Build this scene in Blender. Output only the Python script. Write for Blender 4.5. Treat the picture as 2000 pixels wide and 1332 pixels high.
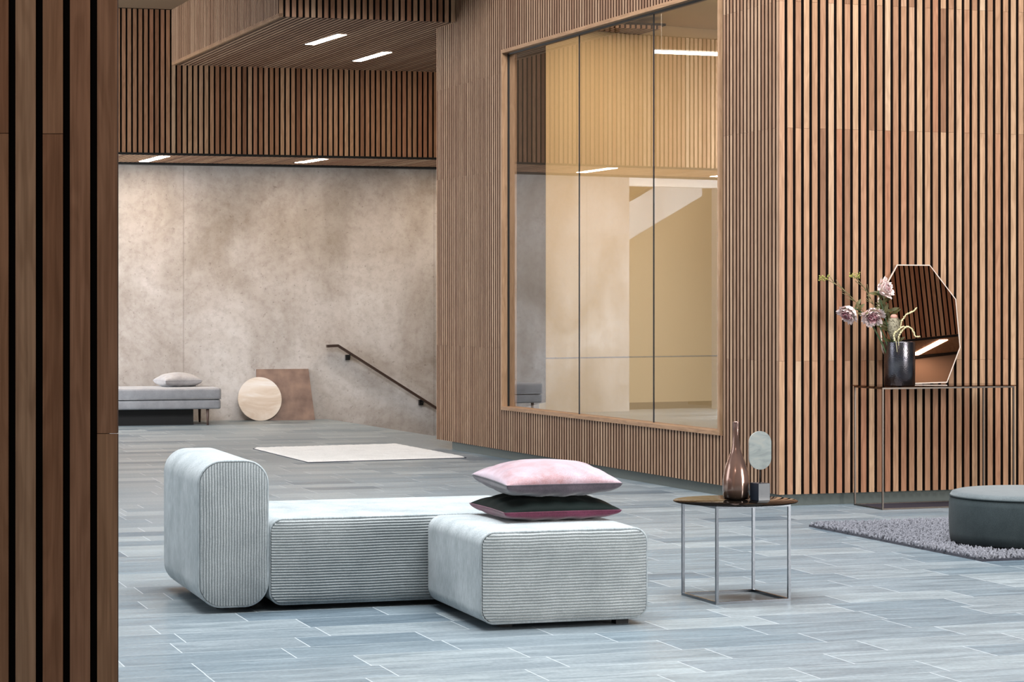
import bpy, bmesh, math, random
from mathutils import Vector, Matrix

random.seed(7)
for o in list(bpy.data.objects):
    bpy.data.objects.remove(o)
SC = bpy.context.scene
COL = SC.collection

# ------------------------------------------------------------------ camera
F, CX, HY, EYE = 4500.0, 1000.0, 598.0, 1.2      # focal length in pixels of a 2000 px wide frame, horizon row, eye height
cam_d = bpy.data.cameras.new('camera')
cam_d.sensor_width = 36.0
cam_d.lens = F * 36.0 / 2000.0
cam_d.shift_y = -(666.0 - HY) / 2000.0
cam_d.clip_end = 200
cam = bpy.data.objects.new('camera', cam_d)
COL.objects.link(cam)
cam.location = (0, 0, EYE)
cam.rotation_euler = (math.radians(90), 0, 0)
SC.camera = cam

# ------------------------------------------------------------------ light and exposure
SC.view_settings.view_transform = 'Standard'
SC.view_settings.look = 'None'
SC.view_settings.exposure = 0.0
SC.view_settings.gamma = 1.0
SC.view_settings.use_curve_mapping = False
SC.cycles.use_denoising = True
SC.cycles.max_bounces = 8
SC.cycles.diffuse_bounces = 4
SC.cycles.glossy_bounces = 5
SC.cycles.transparent_max_bounces = 12
SC.cycles.sample_clamp_indirect = 6.0
SC.cycles.caustics_reflective = False
SC.cycles.caustics_refractive = False

world = bpy.data.worlds.new('sky')
SC.world = world
world.use_nodes = True
bg = world.node_tree.nodes['Background']
bg.inputs[0].default_value = (0.80, 0.90, 1.0, 1)
bg.inputs[1].default_value = 0.11


def area(name, loc, aim, sx, sy, power, col):
    d = bpy.data.lights.new(name, 'AREA')
    d.shape = 'RECTANGLE'
    d.size, d.size_y, d.energy, d.color = sx, sy, power, col
    o = bpy.data.objects.new(name, d)
    COL.objects.link(o)
    o.location = loc
    o.rotation_euler = (Vector(aim) - Vector(loc)).to_track_quat('-Z', 'Y').to_euler()
    return o


area('skylight', (0.4, 8.8, 7.0), (0.4, 8.8, 0.0), 7.0, 7.0, 1560, (0.94, 0.975, 1.0))
area('window_daylight', (9.0, 4.5, 2.1), (1.5, 12.0, 2.1), 3.0, 4.1, 720, (1.0, 0.98, 0.95))
area('side_daylight', (-8.0, 9.0, 2.6), (0.0, 9.5, 0.4), 4.0, 3.4, 190, (0.86, 0.94, 1.0))
area('left_daylight', (-7.6, 21.0, 2.3), (-4.0, 23.8, 1.2), 2.0, 3.0, 520, (0.90, 0.95, 1.0))
area('box_front_fill', (-1.6, 12.6, 6.0), (-1.2, 18.8, 3.7), 5.0, 1.0, 400, (0.98, 0.98, 1.0))  # added fill that brightens the hanging box front, no window there
area('pillar_fill', (-0.9, 1.6, 4.0), (-1.0, 4.2, 1.0), 1.2, 0.3, 27, (1.0, 0.82, 0.72))  # unseen lamp, added to lift the front of the pillar


# ------------------------------------------------------------------ helpers
def lin(c):
    return c / 12.92 if c <= 0.04045 else ((c + 0.055) / 1.055) ** 2.4


def rgb(r, g, b):
    return (lin(r / 255), lin(g / 255), lin(b / 255), 1.0)


def at(px, py, Y):
    return Vector(((px - CX) * Y / F, Y, EYE - (py - HY) * Y / F))


def at_z(px, py, z):
    return at(px, py, (EYE - z) * F / (py - HY))


def floor_pt(px, py):
    return at_z(px, py, 0.0)


def tag(o, label=None, cat=None, group=None, kind=None):
    if label: o['label'] = label
    if cat: o['category'] = cat
    if group: o['group'] = group
    if kind: o['kind'] = kind
    return o


def thing(name, label, cat, loc=(0, 0, 0), rz=0.0, group=None):
    o = bpy.data.objects.new(name, None)
    o.empty_display_size = 0.05
    COL.objects.link(o)
    o.location = loc
    o.rotation_euler = (0, 0, rz)
    return tag(o, label, cat, group)


class MB:
    """collects geometry, then links it as ONE mesh object"""
    def __init__(self):
        self.v, self.f, self.m, self.uv, self.sm = [], [], [], [], []

    def face(self, idx, mat=0, uv=None, smooth=False):
        self.f.append(tuple(idx)); self.m.append(mat); self.uv.append(uv); self.sm.append(smooth)

    def add(self, pts):
        n = len(self.v)
        self.v.extend([tuple(p) for p in pts])
        return n

    def hexa(self, O, a, b, c, mat=0, side=None):
        """box spanned by vectors a, b, c from O; uv: u along a/c, v along b"""
        O, a, b, c = Vector(O), Vector(a), Vector(b), Vector(c)
        n = self.add([O, O + a, O + a + b, O + b, O + c, O + a + c, O + a + b + c, O + b + c])
        fl = {'bot': (0, 3, 2, 1), 'top': (4, 5, 6, 7), 'n': (0, 1, 5, 4), 's': (2, 3, 7, 6), 'w': (0, 4, 7, 3), 'e': (1, 2, 6, 5)}
        la, lb, lc = a.length, b.length, c.length
        uv0 = {0: (0, 0), 1: (la, 0), 2: (la, lb), 3: (0, lb), 4: (lc, 0), 5: (la + lc, 0), 6: (la + lc, lb), 7: (lc, lb)}
        flip = a.cross(b).dot(c) < 0
        for k, q in fl.items():
            q2 = q[::-1] if flip else q
            self.face([n + i for i in q2], side if side is not None and k in ('w', 'e') else mat, [uv0[i] for i in q2])
        return n

    def box(self, x0, x1, y0, y1, z0, z1, mat=0):
        self.hexa((x0, y0, z0), (x1 - x0, 0, 0), (0, y1 - y0, 0), (0, 0, z1 - z0), mat)

    def tube(self, pts, r, n=8, mat=0, closed=False, caps=True):
        pts = [Vector(p) for p in pts]
        N = len(pts)
        rr = r if isinstance(r, (list, tuple)) else [r] * N
        prev = None
        rings = []
        for i, p in enumerate(pts):
            if closed:
                t = pts[(i + 1) % N] - pts[i - 1]
            else:
                t = pts[min(i + 1, N - 1)] - pts[max(i - 1, 0)]
            t.normalize()
            if prev is None:
                up = Vector((0, 0, 1)) if abs(t.z) < 0.9 else Vector((1, 0, 0))
                s = t.cross(up).normalized()
            else:
                s = (prev - t * prev.dot(t)).normalized()
            prev = s
            w = t.cross(s)
            rings.append(self.add([p + (s * math.cos(a) + w * math.sin(a)) * rr[i] for a in [2 * math.pi * k / n for k in range(n)]]))
        for i in range(N if closed else N - 1):
            a, b = rings[i], rings[(i + 1) % N]
            for k in range(n):
                self.face((a + k, a + (k + 1) % n, b + (k + 1) % n, b + k), mat, None, True)
        if caps and not closed:
            self.face([rings[0] + k for k in range(n)][::-1], mat)
            self.face([rings[-1] + k for k in range(n)], mat)

    def lathe(self, prof, n=48, c=(0, 0), mat=0, smooth=True, squash=1.0):
        rings = []
        for r, z in prof:
            rings.append(self.add([(c[0] + r * math.cos(2 * math.pi * k / n), c[1] + squash * r * math.sin(2 * math.pi * k / n), z) for k in range(n)]))
        for i in range(len(rings) - 1):
            a, b = rings[i], rings[i + 1]
            for k in range(n):
                self.face((a + k, a + (k + 1) % n, b + (k + 1) % n, b + k), mat, None, smooth)
        if prof[0][0] > 1e-6: self.face([rings[0] + k for k in range(n)][::-1], mat)
        if prof[-1][0] > 1e-6: self.face([rings[-1] + k for k in range(n)], mat)

    def prism(self, poly, d, mat=0, smooth_side=False):
        """poly: list of 3-D points (planar), extruded by vector d"""
        d = Vector(d)
        n = len(poly)
        a = self.add(poly)
        b = self.add([Vector(p) + d for p in poly])
        self.face([a + i for i in range(n)][::-1], mat)
        self.face([b + i for i in range(n)], mat)
        for i in range(n):
            j = (i + 1) % n
            self.face((a + i, a + j, b + j, b + i), mat, None, smooth_side)

    def build(self, name, mats, parent=None, merge=False):
        me = bpy.data.meshes.new(name)
        me.from_pydata(self.v, [], self.f)
        if not isinstance(mats, (list, tuple)): mats = [mats]
        for m in mats: me.materials.append(m)
        for p, mi, s in zip(me.polygons, self.m, self.sm):
            p.material_index = mi
            p.use_smooth = s
        if any(u for u in self.uv):
            lay = me.uv_layers.new(name='UVMap').data
            for p, u in zip(me.polygons, self.uv):
                if u:
                    for li, c in zip(p.loop_indices, u): lay[li].uv = c
        bm = bmesh.new(); bm.from_mesh(me)
        if merge: bmesh.ops.remove_doubles(bm, verts=bm.verts, dist=1e-5)
        bmesh.ops.recalc_face_normals(bm, faces=bm.faces)
        bm.to_mesh(me); bm.free()
        o = bpy.data.objects.new(name, me)
        COL.objects.link(o)
        if parent: o.parent = parent
        return o


# ------------------------------------------------------------------ materials
def newmat(name):
    m = bpy.data.materials.new(name)
    m.use_nodes = True
    nt = m.node_tree
    return m, nt, nt.nodes['Principled BSDF']


def N(nt, typ, **kw):
    n = nt.nodes.new(typ)
    for k, v in kw.items():
        if hasattr(n, k): setattr(n, k, v)
    return n


def setin(n, **kw):
    for k, v in kw.items():
        n.inputs[k.replace('_', ' ')].default_value = v


def ramp(nt, stops, interp='LINEAR'):
    r = N(nt, 'ShaderNodeValToRGB')
    cr = r.color_ramp
    cr.interpolation = interp
    while len(cr.elements) < len(stops): cr.elements.new(0.5)
    for e, (p, c) in zip(cr.elements, stops):
        e.position = p; e.color = c
    return r


def mixc(nt, mode, fac, a, b):
    m = N(nt, 'ShaderNodeMix', data_type='RGBA', blend_type=mode)
    for i, x in ((0, fac), (6, a), (7, b)):
        if hasattr(x, 'is_linked') or hasattr(x, 'links'):
            nt.links.new(x, m.inputs[i])
        else:
            m.inputs[i].default_value = x
    return m.outputs[2]


def plain(name, col, rough=0.5, metal=0.0, spec=0.5, bump=None, **kw):
    m, nt, b = newmat(name)
    setin(b, Base_Color=col, Roughness=rough, Metallic=metal)
    b.inputs['Specular IOR Level'].default_value = spec
    for k, v in kw.items(): b.inputs[k.replace('_', ' ')].default_value = v
    if bump:
        tc = N(nt, 'ShaderNodeTexCoord')
        no = N(nt, 'ShaderNodeTexNoise'); setin(no, Scale=bump[0], Detail=4.0)
        bp = N(nt, 'ShaderNodeBump'); setin(bp, Strength=bump[1], Distance=bump[2])
        nt.links.new(tc.outputs['Object'], no.inputs['Vector'])
        nt.links.new(no.outputs['Fac'], bp.inputs['Height'])
        nt.links.new(bp.outputs[0], b.inputs['Normal'])
    return m


def slat_wood(name, tones, rough=0.55):
    """oiled slat timber: every board its own tone, grain along the board (uv: metres)"""
    m, nt, b = newmat(name)
    geo = N(nt, 'ShaderNodeNewGeometry')
    uv = N(nt, 'ShaderNodeUVMap')
    sep = N(nt, 'ShaderNodeSeparateXYZ')
    nt.links.new(uv.outputs[0], sep.inputs[0])
    mu = N(nt, 'ShaderNodeMath', operation='MULTIPLY'); mu.inputs[1].default_value = 150.0
    mv = N(nt, 'ShaderNodeMath', operation='MULTIPLY'); mv.inputs[1].default_value = 3.0
    mr = N(nt, 'ShaderNodeMath', operation='MULTIPLY'); mr.inputs[1].default_value = 517.0
    nt.links.new(sep.outputs[0], mu.inputs[0]); nt.links.new(sep.outputs[1], mv.inputs[0])
    nt.links.new(geo.outputs['Random Per Island'], mr.inputs[0])
    cb = N(nt, 'ShaderNodeCombineXYZ')
    nt.links.new(mu.outputs[0], cb.inputs[0]); nt.links.new(mv.outputs[0], cb.inputs[1]); nt.links.new(mr.outputs[0], cb.inputs[2])
    no = N(nt, 'ShaderNodeTexNoise'); setin(no, Scale=1.0, Detail=3.0, Distortion=0.6)
    nt.links.new(cb.outputs[0], no.inputs['Vector'])
    mu2 = N(nt, 'ShaderNodeMath', operation='MULTIPLY'); mu2.inputs[1].default_value = 26.0
    nt.links.new(sep.outputs[0], mu2.inputs[0])
    cb2 = N(nt, 'ShaderNodeCombineXYZ')
    nt.links.new(mu2.outputs[0], cb2.inputs[0]); nt.links.new(mv.outputs[0], cb2.inputs[1]); nt.links.new(mr.outputs[0], cb2.inputs[2])
    wv = N(nt, 'ShaderNodeTexNoise'); setin(wv, Scale=1.0, Detail=1.0, Distortion=2.5)
    nt.links.new(cb2.outputs[0], wv.inputs['Vector'])
    rp = ramp(nt, tones)
    nt.links.new(geo.outputs['Random Per Island'], rp.inputs[0])
    g1 = ramp(nt, [(0.3, (0.80, 0.78, 0.76, 1)), (0.7, (1.12, 1.12, 1.12, 1))])
    nt.links.new(no.outputs['Fac'], g1.inputs[0])
    g2 = ramp(nt, [(0.35, (0.86, 0.83, 0.80, 1)), (0.62, (1.08, 1.08, 1.08, 1))])
    nt.links.new(wv.outputs['Fac'], g2.inputs[0])
    c = mixc(nt, 'MULTIPLY', 1.0, rp.outputs[0], g1.outputs[0])
    c = mixc(nt, 'MULTIPLY', 1.0, c, g2.outputs[0])
    nt.links.new(c, b.inputs['Base Color'])
    setin(b, Roughness=rough)
    b.inputs['Specular IOR Level'].default_value = 0.3
    bp = N(nt, 'ShaderNodeBump'); setin(bp, Strength=0.15, Distance=0.002)
    nt.links.new(no.outputs['Fac'], bp.inputs['Height']); nt.links.new(bp.outputs[0], b.inputs['Normal'])
    return m


OAK = [(0.0, rgb(134, 94, 69)), (0.2, rgb(164, 121, 92)), (0.45, rgb(178, 137, 106)), (0.7, rgb(190, 154, 122)), (0.88, rgb(166, 113, 84)), (1.0, rgb(200, 170, 140))]
M_slat = slat_wood('oiled_oak_slats', OAK)
M_slat_calm = slat_wood('oiled_oak_slats_even', [(0.0, rgb(138, 105, 83)), (0.5, rgb(154, 122, 98)), (1.0, rgb(169, 138, 113))])
M_groove_shade = plain('shaded_batten_side', rgb(52, 33, 23), 0.8, spec=0.1)  # shade of the grooves, put into the colour of the slat sides
M_black = plain('black_felt_backing', rgb(14, 11, 10), 0.9, spec=0.1)
M_board = slat_wood('oak_board', [(0.0, rgb(150, 115, 86)), (1.0, rgb(164, 130, 100))])
M_plinth = plain('grey_plinth', rgb(96, 102, 98), 0.75, bump=(40, 0.3, 0.004))
M_dark_trim = plain('black_shadow_gap', rgb(10, 10, 10), 0.8)
M_ceiling = plain('brown_ceiling', rgb(104, 82, 58), 0.8)
M_brown_wall = plain('brown_wall', rgb(120, 92, 70), 0.8)
M_white_paint = plain('white_paint', rgb(236, 234, 230), 0.6)
M_beige_paint = plain('beige_paint', rgb(205, 184, 150), 0.7)
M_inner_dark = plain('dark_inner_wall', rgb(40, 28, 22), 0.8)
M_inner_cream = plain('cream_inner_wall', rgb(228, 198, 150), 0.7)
M_dark_gasket = plain('black_gasket', rgb(16, 12, 9), 0.6)
M_chrome = plain('brushed_steel', rgb(122, 125, 130), 0.22, 1.0)
M_steel_dark = plain('dark_steel', rgb(100, 92, 86), 0.3, 1.0)
M_black_plastic = plain('black_foot', rgb(12, 12, 13), 0.6)
M_black_metal = plain('black_metal', rgb(14, 13, 13), 0.45, 0.3)


def emit(name, col, s):
    m, nt, b = newmat(name)
    setin(b, Base_Color=(0.9, 0.9, 0.9, 1))
    b.inputs['Emission Color'].default_value = col
    b.inputs['Emission Strength'].default_value = s
    return m


M_lamp = emit('warm_lamp_diffuser', (1.0, 0.80, 0.60, 1), 88.0)
M_lamp_box = emit('soft_lamp_diffuser', (1.0, 0.84, 0.68, 1), 50.0)
M_lamp_in = emit('inner_lamp_diffuser', (1.0, 0.86, 0.64, 1), 25.0)


def floor_mat():
    m, nt, b = newmat('slate_floor_tiles')
    geo = N(nt, 'ShaderNodeNewGeometry')
    mp = N(nt, 'ShaderNodeMapping'); mp.inputs['Rotation'].default_value = (0, 0, math.radians(-18.6))
    nt.links.new(geo.outputs['Position'], mp.inputs['Vector'])
    sep = N(nt, 'ShaderNodeSeparateXYZ'); nt.links.new(mp.outputs[0], sep.inputs[0])

    def ma(op, a, b_=None, c=None):
        n = N(nt, 'ShaderNodeMath', operation=op)
        for i, x in enumerate((a, b_, c)):
            if x is None: continue
            if isinstance(x, (int, float)): n.inputs[i].default_value = x
            else: nt.links.new(x, n.inputs[i])
        return n.outputs[0]
    ROW = 0.24
    vr = ma('DIVIDE', sep.outputs[1], ROW)
    row = ma('FLOOR', vr)
    fv = ma('FRACT', vr)
    wn = N(nt, 'ShaderNodeTexWhiteNoise', noise_dimensions='1D'); nt.links.new(row, wn.inputs['W'])
    wn2 = N(nt, 'ShaderNodeTexWhiteNoise', noise_dimensions='1D'); nt.links.new(ma('ADD', row, 71.3), wn2.inputs['W'])
    width = ma('MULTIPLY_ADD', wn.outputs['Value'], 0.26, 0.42)
    uo = ma('MULTIPLY_ADD', wn2.outputs['Value'], 5.0, sep.outputs[0])
    ur = ma('DIVIDE', uo, width)
    colm = ma('FLOOR', ur)
    fu = ma('FRACT', ur)
    cb = N(nt, 'ShaderNodeCombineXYZ'); nt.links.new(row, cb.inputs[0]); nt.links.new(colm, cb.inputs[1])
    tid = N(nt, 'ShaderNodeTexWhiteNoise', noise_dimensions='2D'); nt.links.new(cb.outputs[0], tid.inputs['Vector'])
    # joints
    gv = ma('MULTIPLY', ma('MINIMUM', fv, ma('SUBTRACT', 1.0, fv)), ROW)
    gu = ma('MULTIPLY', ma('MINIMUM', fu, ma('SUBTRACT', 1.0, fu)), width)
    gap = ma('LESS_THAN', ma('MINIMUM', gu, ma('MULTIPLY', gv, 1.5)), 0.0022)
    # streaks along the tile
    cs = N(nt, 'ShaderNodeCombineXYZ')
    nt.links.new(ma('MULTIPLY', sep.outputs[0], 1.6), cs.inputs[0])
    nt.links.new(ma('MULTIPLY', sep.outputs[1], 9.0), cs.inputs[1])
    nt.links.new(ma('MULTIPLY', tid.outputs['Value'], 90.0), cs.inputs[2])
    n1 = N(nt, 'ShaderNodeTexNoise'); setin(n1, Scale=1.5, Detail=6.0, Roughness=0.65, Distortion=0.8)
    nt.links.new(cs.outputs[0], n1.inputs['Vector'])
    n2 = N(nt, 'ShaderNodeTexNoise'); setin(n2, Scale=60.0, Detail=4.0)
    nt.links.new(mp.outputs[0], n2.inputs['Vector'])
    tone = ramp(nt, [(0.0, rgb(88, 102, 112)), (0.12, rgb(108, 121, 129)), (0.6, rgb(120, 130, 136)), (1.0, rgb(136, 145, 149))])
    nt.links.new(tid.outputs['Value'], tone.inputs[0])
    s1 = ramp(nt, [(0.3, (0.68, 0.72, 0.75, 1)), (0.5, (0.98, 0.98, 0.98, 1)), (0.72, (1.3, 1.28, 1.26, 1))])
    nt.links.new(n1.outputs['Fac'], s1.inputs[0])
    s2 = ramp(nt, [(0.35, (0.86, 0.86, 0.86, 1)), (0.65, (1.1, 1.1, 1.1, 1))])
    nt.links.new(n2.outputs['Fac'], s2.inputs[0])
    c = mixc(nt, 'MULTIPLY', 1.0, tone.outputs[0], s1.outputs[0])
    c = mixc(nt, 'MULTIPLY', 0.8, c, s2.outputs[0])
    c = mixc(nt, 'MIX', ma('MULTIPLY', gap, 0.6), c, rgb(206, 212, 215))
    nt.links.new(c, b.inputs['Base Color'])
    rr = ramp(nt, [(0.3, (0.34, 0.34, 0.34, 1)), (0.7, (0.5, 0.5, 0.5, 1))])
    nt.links.new(n1.outputs['Fac'], rr.inputs[0]); nt.links.new(rr.outputs[0], b.inputs['Roughness'])
    b.inputs['Specular IOR Level'].default_value = 0.5
    h = ma('SUBTRACT', ma('MULTIPLY_ADD', n1.outputs['Fac'], 0.6, ma('MULTIPLY', n2.outputs['Fac'], 0.25)), ma('MULTIPLY', gap, 0.5))
    bp = N(nt, 'ShaderNodeBump'); setin(bp, Strength=0.35, Distance=0.004)
    nt.links.new(h, bp.inputs['Height']); nt.links.new(bp.outputs[0], b.inputs['Normal'])
    return m


def concrete_mat():
    m, nt, b = newmat('cast_concrete')
    geo = N(nt, 'ShaderNodeNewGeometry')

    def noise(scale, detail, rough=0.6, vec=None, dist=0.0):
        n = N(nt, 'ShaderNodeTexNoise'); setin(n, Scale=scale, Detail=detail, Roughness=rough, Distortion=dist)
        nt.links.new(vec or geo.outputs['Position'], n.inputs['Vector'])
        return n.outputs['Fac']
    mp = N(nt, 'ShaderNodeMapping'); mp.inputs['Scale'].default_value = (1.4, 1.0, 0.25)
    nt.links.new(geo.outputs['Position'], mp.inputs['Vector'])
    base = ramp(nt, [(0.3, rgb(150, 141, 134)), (0.5, rgb(174, 168, 164)), (0.7, rgb(192, 189, 188))])
    nt.links.new(noise(1.1, 5, 0.6, None, 0.6), base.inputs[0])
    st = ramp(nt, [(0.35, (0.82, 0.80, 0.78, 1)), (0.6, (1.06, 1.06, 1.06, 1))])
    nt.links.new(noise(1.4, 4, 0.55, mp.outputs[0], 0.4), st.inputs[0])
    c = mixc(nt, 'MULTIPLY', 1.0, base.outputs[0], st.outputs[0])
    mid = ramp(nt, [(0.36, (0.74, 0.71, 0.69, 1)), (0.55, (1.03, 1.03, 1.03, 1))])
    nt.links.new(noise(14, 6, 0.75), mid.inputs[0])
    c = mixc(nt, 'MULTIPLY', 0.55, c, mid.outputs[0])
    pit = ramp(nt, [(0.30, (0.45, 0.42, 0.40, 1)), (0.36, (1, 1, 1, 1))])
    nt.links.new(noise(34, 3, 0.6), pit.inputs[0])
    c = mixc(nt, 'MULTIPLY', 0.5, c, pit.outputs[0])
    # formwork joints: upright every 2.4 m along the wall, one level line
    sep = N(nt, 'ShaderNodeSeparateXYZ'); nt.links.new(geo.outputs['Position'], sep.inputs[0])

    def ma(op, a, b_):
        n = N(nt, 'ShaderNodeMath', operation=op)
        for i, x in enumerate((a, b_)):
            if isinstance(x, (int, float)): n.inputs[i].default_value = x
            else: nt.links.new(x, n.inputs[i])
        return n.outputs[0]
    d1 = ma('ABSOLUTE', ma('SUBTRACT', ma('FRACT', ma('DIVIDE', ma('ADD', sep.outputs[0], 3.447 + 13.0), 2.6), 0), 0.0), 0)
    j1 = ma('LESS_THAN', d1, 0.006)
    c = mixc(nt, 'MULTIPLY', ma('MULTIPLY', j1, 0.35), c, (0.5, 0.48, 0.46, 1))
    nt.links.new(c, b.inputs['Base Color'])
    setin(b, Roughness=0.8)
    b.inputs['Specular IOR Level'].default_value = 0.25
    bp = N(nt, 'ShaderNodeBump'); setin(bp, Strength=0.25, Distance=0.006)
    nt.links.new(noise(34, 4, 0.6), bp.inputs['Height']); nt.links.new(bp.outputs[0], b.inputs['Normal'])
    return m


def fabric(name, c0, c1, scale=900, bump=0.35, sheen=0.3, rough=0.9, mapscale=(1, 1, 1), mottle=6.0):
    m, nt, b = newmat(name)
    tc = N(nt, 'ShaderNodeTexCoord')
    mp = N(nt, 'ShaderNodeMapping'); mp.inputs['Scale'].default_value = mapscale
    nt.links.new(tc.outputs['Object'], mp.inputs['Vector'])
    n1 = N(nt, 'ShaderNodeTexNoise'); setin(n1, Scale=mottle, Detail=5.0, Roughness=0.7)
    nt.links.new(tc.outputs['Object'], n1.inputs['Vector'])
    n2 = N(nt, 'ShaderNodeTexNoise'); setin(n2, Scale=scale, Detail=2.0)
    nt.links.new(mp.outputs[0], n2.inputs['Vector'])
    r1 = ramp(nt, [(0.3, c0), (0.7, c1)])
    nt.links.new(n1.outputs['Fac'], r1.inputs[0])
    r2 = ramp(nt, [(0.3, (0.78, 0.78, 0.78, 1)), (0.7, (1.1, 1.1, 1.1, 1))])
    nt.links.new(n2.outputs['Fac'], r2.inputs[0])
    nt.links.new(mixc(nt, 'MULTIPLY', 1.0, r1.outputs[0], r2.outputs[0]), b.inputs['Base Color'])
    setin(b, Roughness=rough)
    b.inputs['Sheen Weight'].default_value = sheen
    b.inputs['Specular IOR Level'].default_value = 0.15
    bp = N(nt, 'ShaderNodeBump'); setin(bp, Strength=bump, Distance=0.002)
    nt.links.new(n2.outputs['Fac'], bp.inputs['Height']); nt.links.new(bp.outputs[0], b.inputs['Normal'])
    return m


M_floor = floor_mat()
M_concrete = concrete_mat()
M_cord_side = fabric('grey_cord_side', rgb(150, 158, 161), rgb(188, 194, 196), 120, 0.9, 0.2, mapscale=(1.6, 1.6, 0.22))
M_cord_rib = fabric('grey_cord_rib', rgb(160, 165, 166), rgb(184, 188, 188), 220, 0.25, 0.1)
M_grey_weave = fabric('grey_weave', rgb(132, 132, 136), rgb(158, 158, 162), 300, 0.4, 0.2)
M_pillow_grey = fabric('pale_grey_linen', rgb(146, 144, 146), rgb(176, 174, 176), 300, 0.3, 0.2)
M_rug_white = fabric('white_wool', rgb(214, 212, 208), rgb(232, 230, 227), 160, 0.9, 0.2)
M_rug_grey = fabric('grey_shag', rgb(88, 88, 94), rgb(148, 147, 154), 160, 0.6, 0.05, mottle=70)
M_rug_border = fabric('dark_rug_edge', rgb(58, 58, 66), rgb(72, 72, 80), 200, 0.4, 0.1)
M_velvet_green = fabric('grey_green_velvet', rgb(46, 54, 56), rgb(58, 66, 68), 260, 0.15, 0.05, 0.8)
M_pink = fabric('blush_velvet', rgb(150, 96, 92), rgb(186, 164, 172), 240, 0.12, 1.0, 0.6, mottle=6)
M_pink.node_tree.nodes['Principled BSDF'].inputs['Sheen Tint'].default_value = (0.92, 0.88, 1.0, 1)
M_mauve = fabric('dark_mauve_velvet', rgb(60, 54, 62), rgb(104, 92, 100), 240, 0.15, 0.5, 0.7)
M_bottle_green = fabric('bottle_green_velvet', rgb(8, 18, 16), rgb(14, 27, 24), 240, 0.15, 0.02, 0.7)
M_plum = fabric('plum_velvet', rgb(86, 34, 54), rgb(120, 56, 82), 240, 0.15, 0.4, 0.7)


def glass_mat(name, ior, tint=(1, 1, 1, 1)):
    """thin clear pane: passes light straight through, mirrors by Fresnel"""
    m = bpy.data.materials.new(name); m.use_nodes = True
    nt = m.node_tree; nt.nodes.clear()
    out = N(nt, 'ShaderNodeOutputMaterial')
    t = N(nt, 'ShaderNodeBsdfTransparent'); t.inputs[0].default_value = tint
    g = N(nt, 'ShaderNodeBsdfGlossy'); g.inputs['Roughness'].default_value = 0.0
    fr = N(nt, 'ShaderNodeFresnel')
    ge = N(nt, 'ShaderNodeNewGeometry')
    io = N(nt, 'ShaderNodeMapRange')                  # same mirror strength from both sides of the pane
    io.inputs['To Min'].default_value = ior; io.inputs['To Max'].default_value = 1.0 / ior
    nt.links.new(ge.outputs['Backfacing'], io.inputs['Value']); nt.links.new(io.outputs[0], fr.inputs['IOR'])
    mx = N(nt, 'ShaderNodeMixShader')
    nt.links.new(fr.outputs[0], mx.inputs[0]); nt.links.new(t.outputs[0], mx.inputs[1]); nt.links.new(g.outputs[0], mx.inputs[2])
    nt.links.new(mx.outputs[0], out.inputs[0])
    return m


M_pane = glass_mat('double_glazing', 1.9)
M_bronze_glass = glass_mat('bronze_table_glass', 1.5, (0.50, 0.36, 0.26, 1))
M_black_glass = plain('black_bronze_glass', rgb(10, 8, 6), 0.04, spec=0.05)
M_mirror = plain('tinted_mirror', rgb(196, 160, 142), 0.0, 1.0)
M_mirror_edge = plain('bevelled_mirror_edge', rgb(205, 188, 176), 0.45, 0.7)

# ------------------------------------------------------------------ plan of the place
V = Vector((-0.361, 0.933, 0)).normalized()          # the big window wall runs this way, away from the camera
U = Vector((0.9426, 0.334, 0)).normalized()          # the right-hand wall
U2 = Vector((0.9667, 0.256, 0)).normalized()         # the rear walls
UP = Vector((0, 0, 1))
C0 = Vector((1.60, 13.80, 0))                        # the corner between window wall and right-hand wall
WL = 6.24                                            # length of the window wall
W0 = Vector((-4.047, 23.96, 0))                      # a point on the concrete wall
F0 = Vector((-3.332, 22.55, 0))                      # a point on the slatted fascia before it
SOF = 2.68                                           # soffit height
BULK = 3.56                                          # underside of the box that hangs from the ceiling


def slat_panel(name, O, A, la, B, lb, Nn, pitch, w, depth, joints=(), hole=None, backing=0.02, seed=1, mats=None, first=0.0, kind='structure', parent=None, joint_map=None):
    """slats along B repeated along A, their faces in the plane through O, black backing behind; hole=(a0,a1,b0,b1)"""
    rnd = random.Random(seed)
    mb = MB()
    O = Vector(O)

    def backbox(a0, a1, b0, b1):
        a0 = a0 + 0.02 if a0 == 0 else a0
        mb.hexa(O + A * a0 + B * b0 - Nn * (depth + backing), A * (a1 - a0), B * (b1 - b0), Nn * backing, 1)
    if hole:
        a0, a1, b0, b1 = hole
        backbox(0, a0, 0, lb); backbox(a1, la, 0, lb)
        if b0 > 0: backbox(a0, a1, 0, b0)
        if b1 < lb: backbox(a0, a1, b1, lb)
    else:
        backbox(0, la, 0, lb)
    k = 0
    a = first
    while a + w <= la + 1e-6:
        spans = [(0.0, lb)]
        if hole and a + w > hole[0] and a < hole[1]:
            spans = [(0.0, hole[2]), (hole[3], lb)]
        for s0, s1 in spans:
            if s1 - s0 < 0.01: continue
            cuts = [s0]
            for j, jb in enumerate(joints):
                if s0 + 0.02 < jb < s1 - 0.02 and (k + j) % 2 == 0 or (s0 + 0.02 < jb < s1 - 0.02 and rnd.random() < 0.25):
                    cuts.append(jb)
            if joint_map is not None: cuts = [s0] + list(joint_map.get(k, ()))
            cuts = sorted(set(cuts)) + [s1]
            for q in range(len(cuts) - 1):
                e0 = cuts[q] + (0.0006 if q else 0); e1 = cuts[q + 1] - (0.0006 if q < len(cuts) - 2 else 0)
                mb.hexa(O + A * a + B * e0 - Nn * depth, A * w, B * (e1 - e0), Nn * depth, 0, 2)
        a += pitch
        k += 1
    o = mb.build(name, (mats or [M_slat, M_black]) + [M_groove_shade], parent)
    return tag(o, kind=kind)


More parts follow.
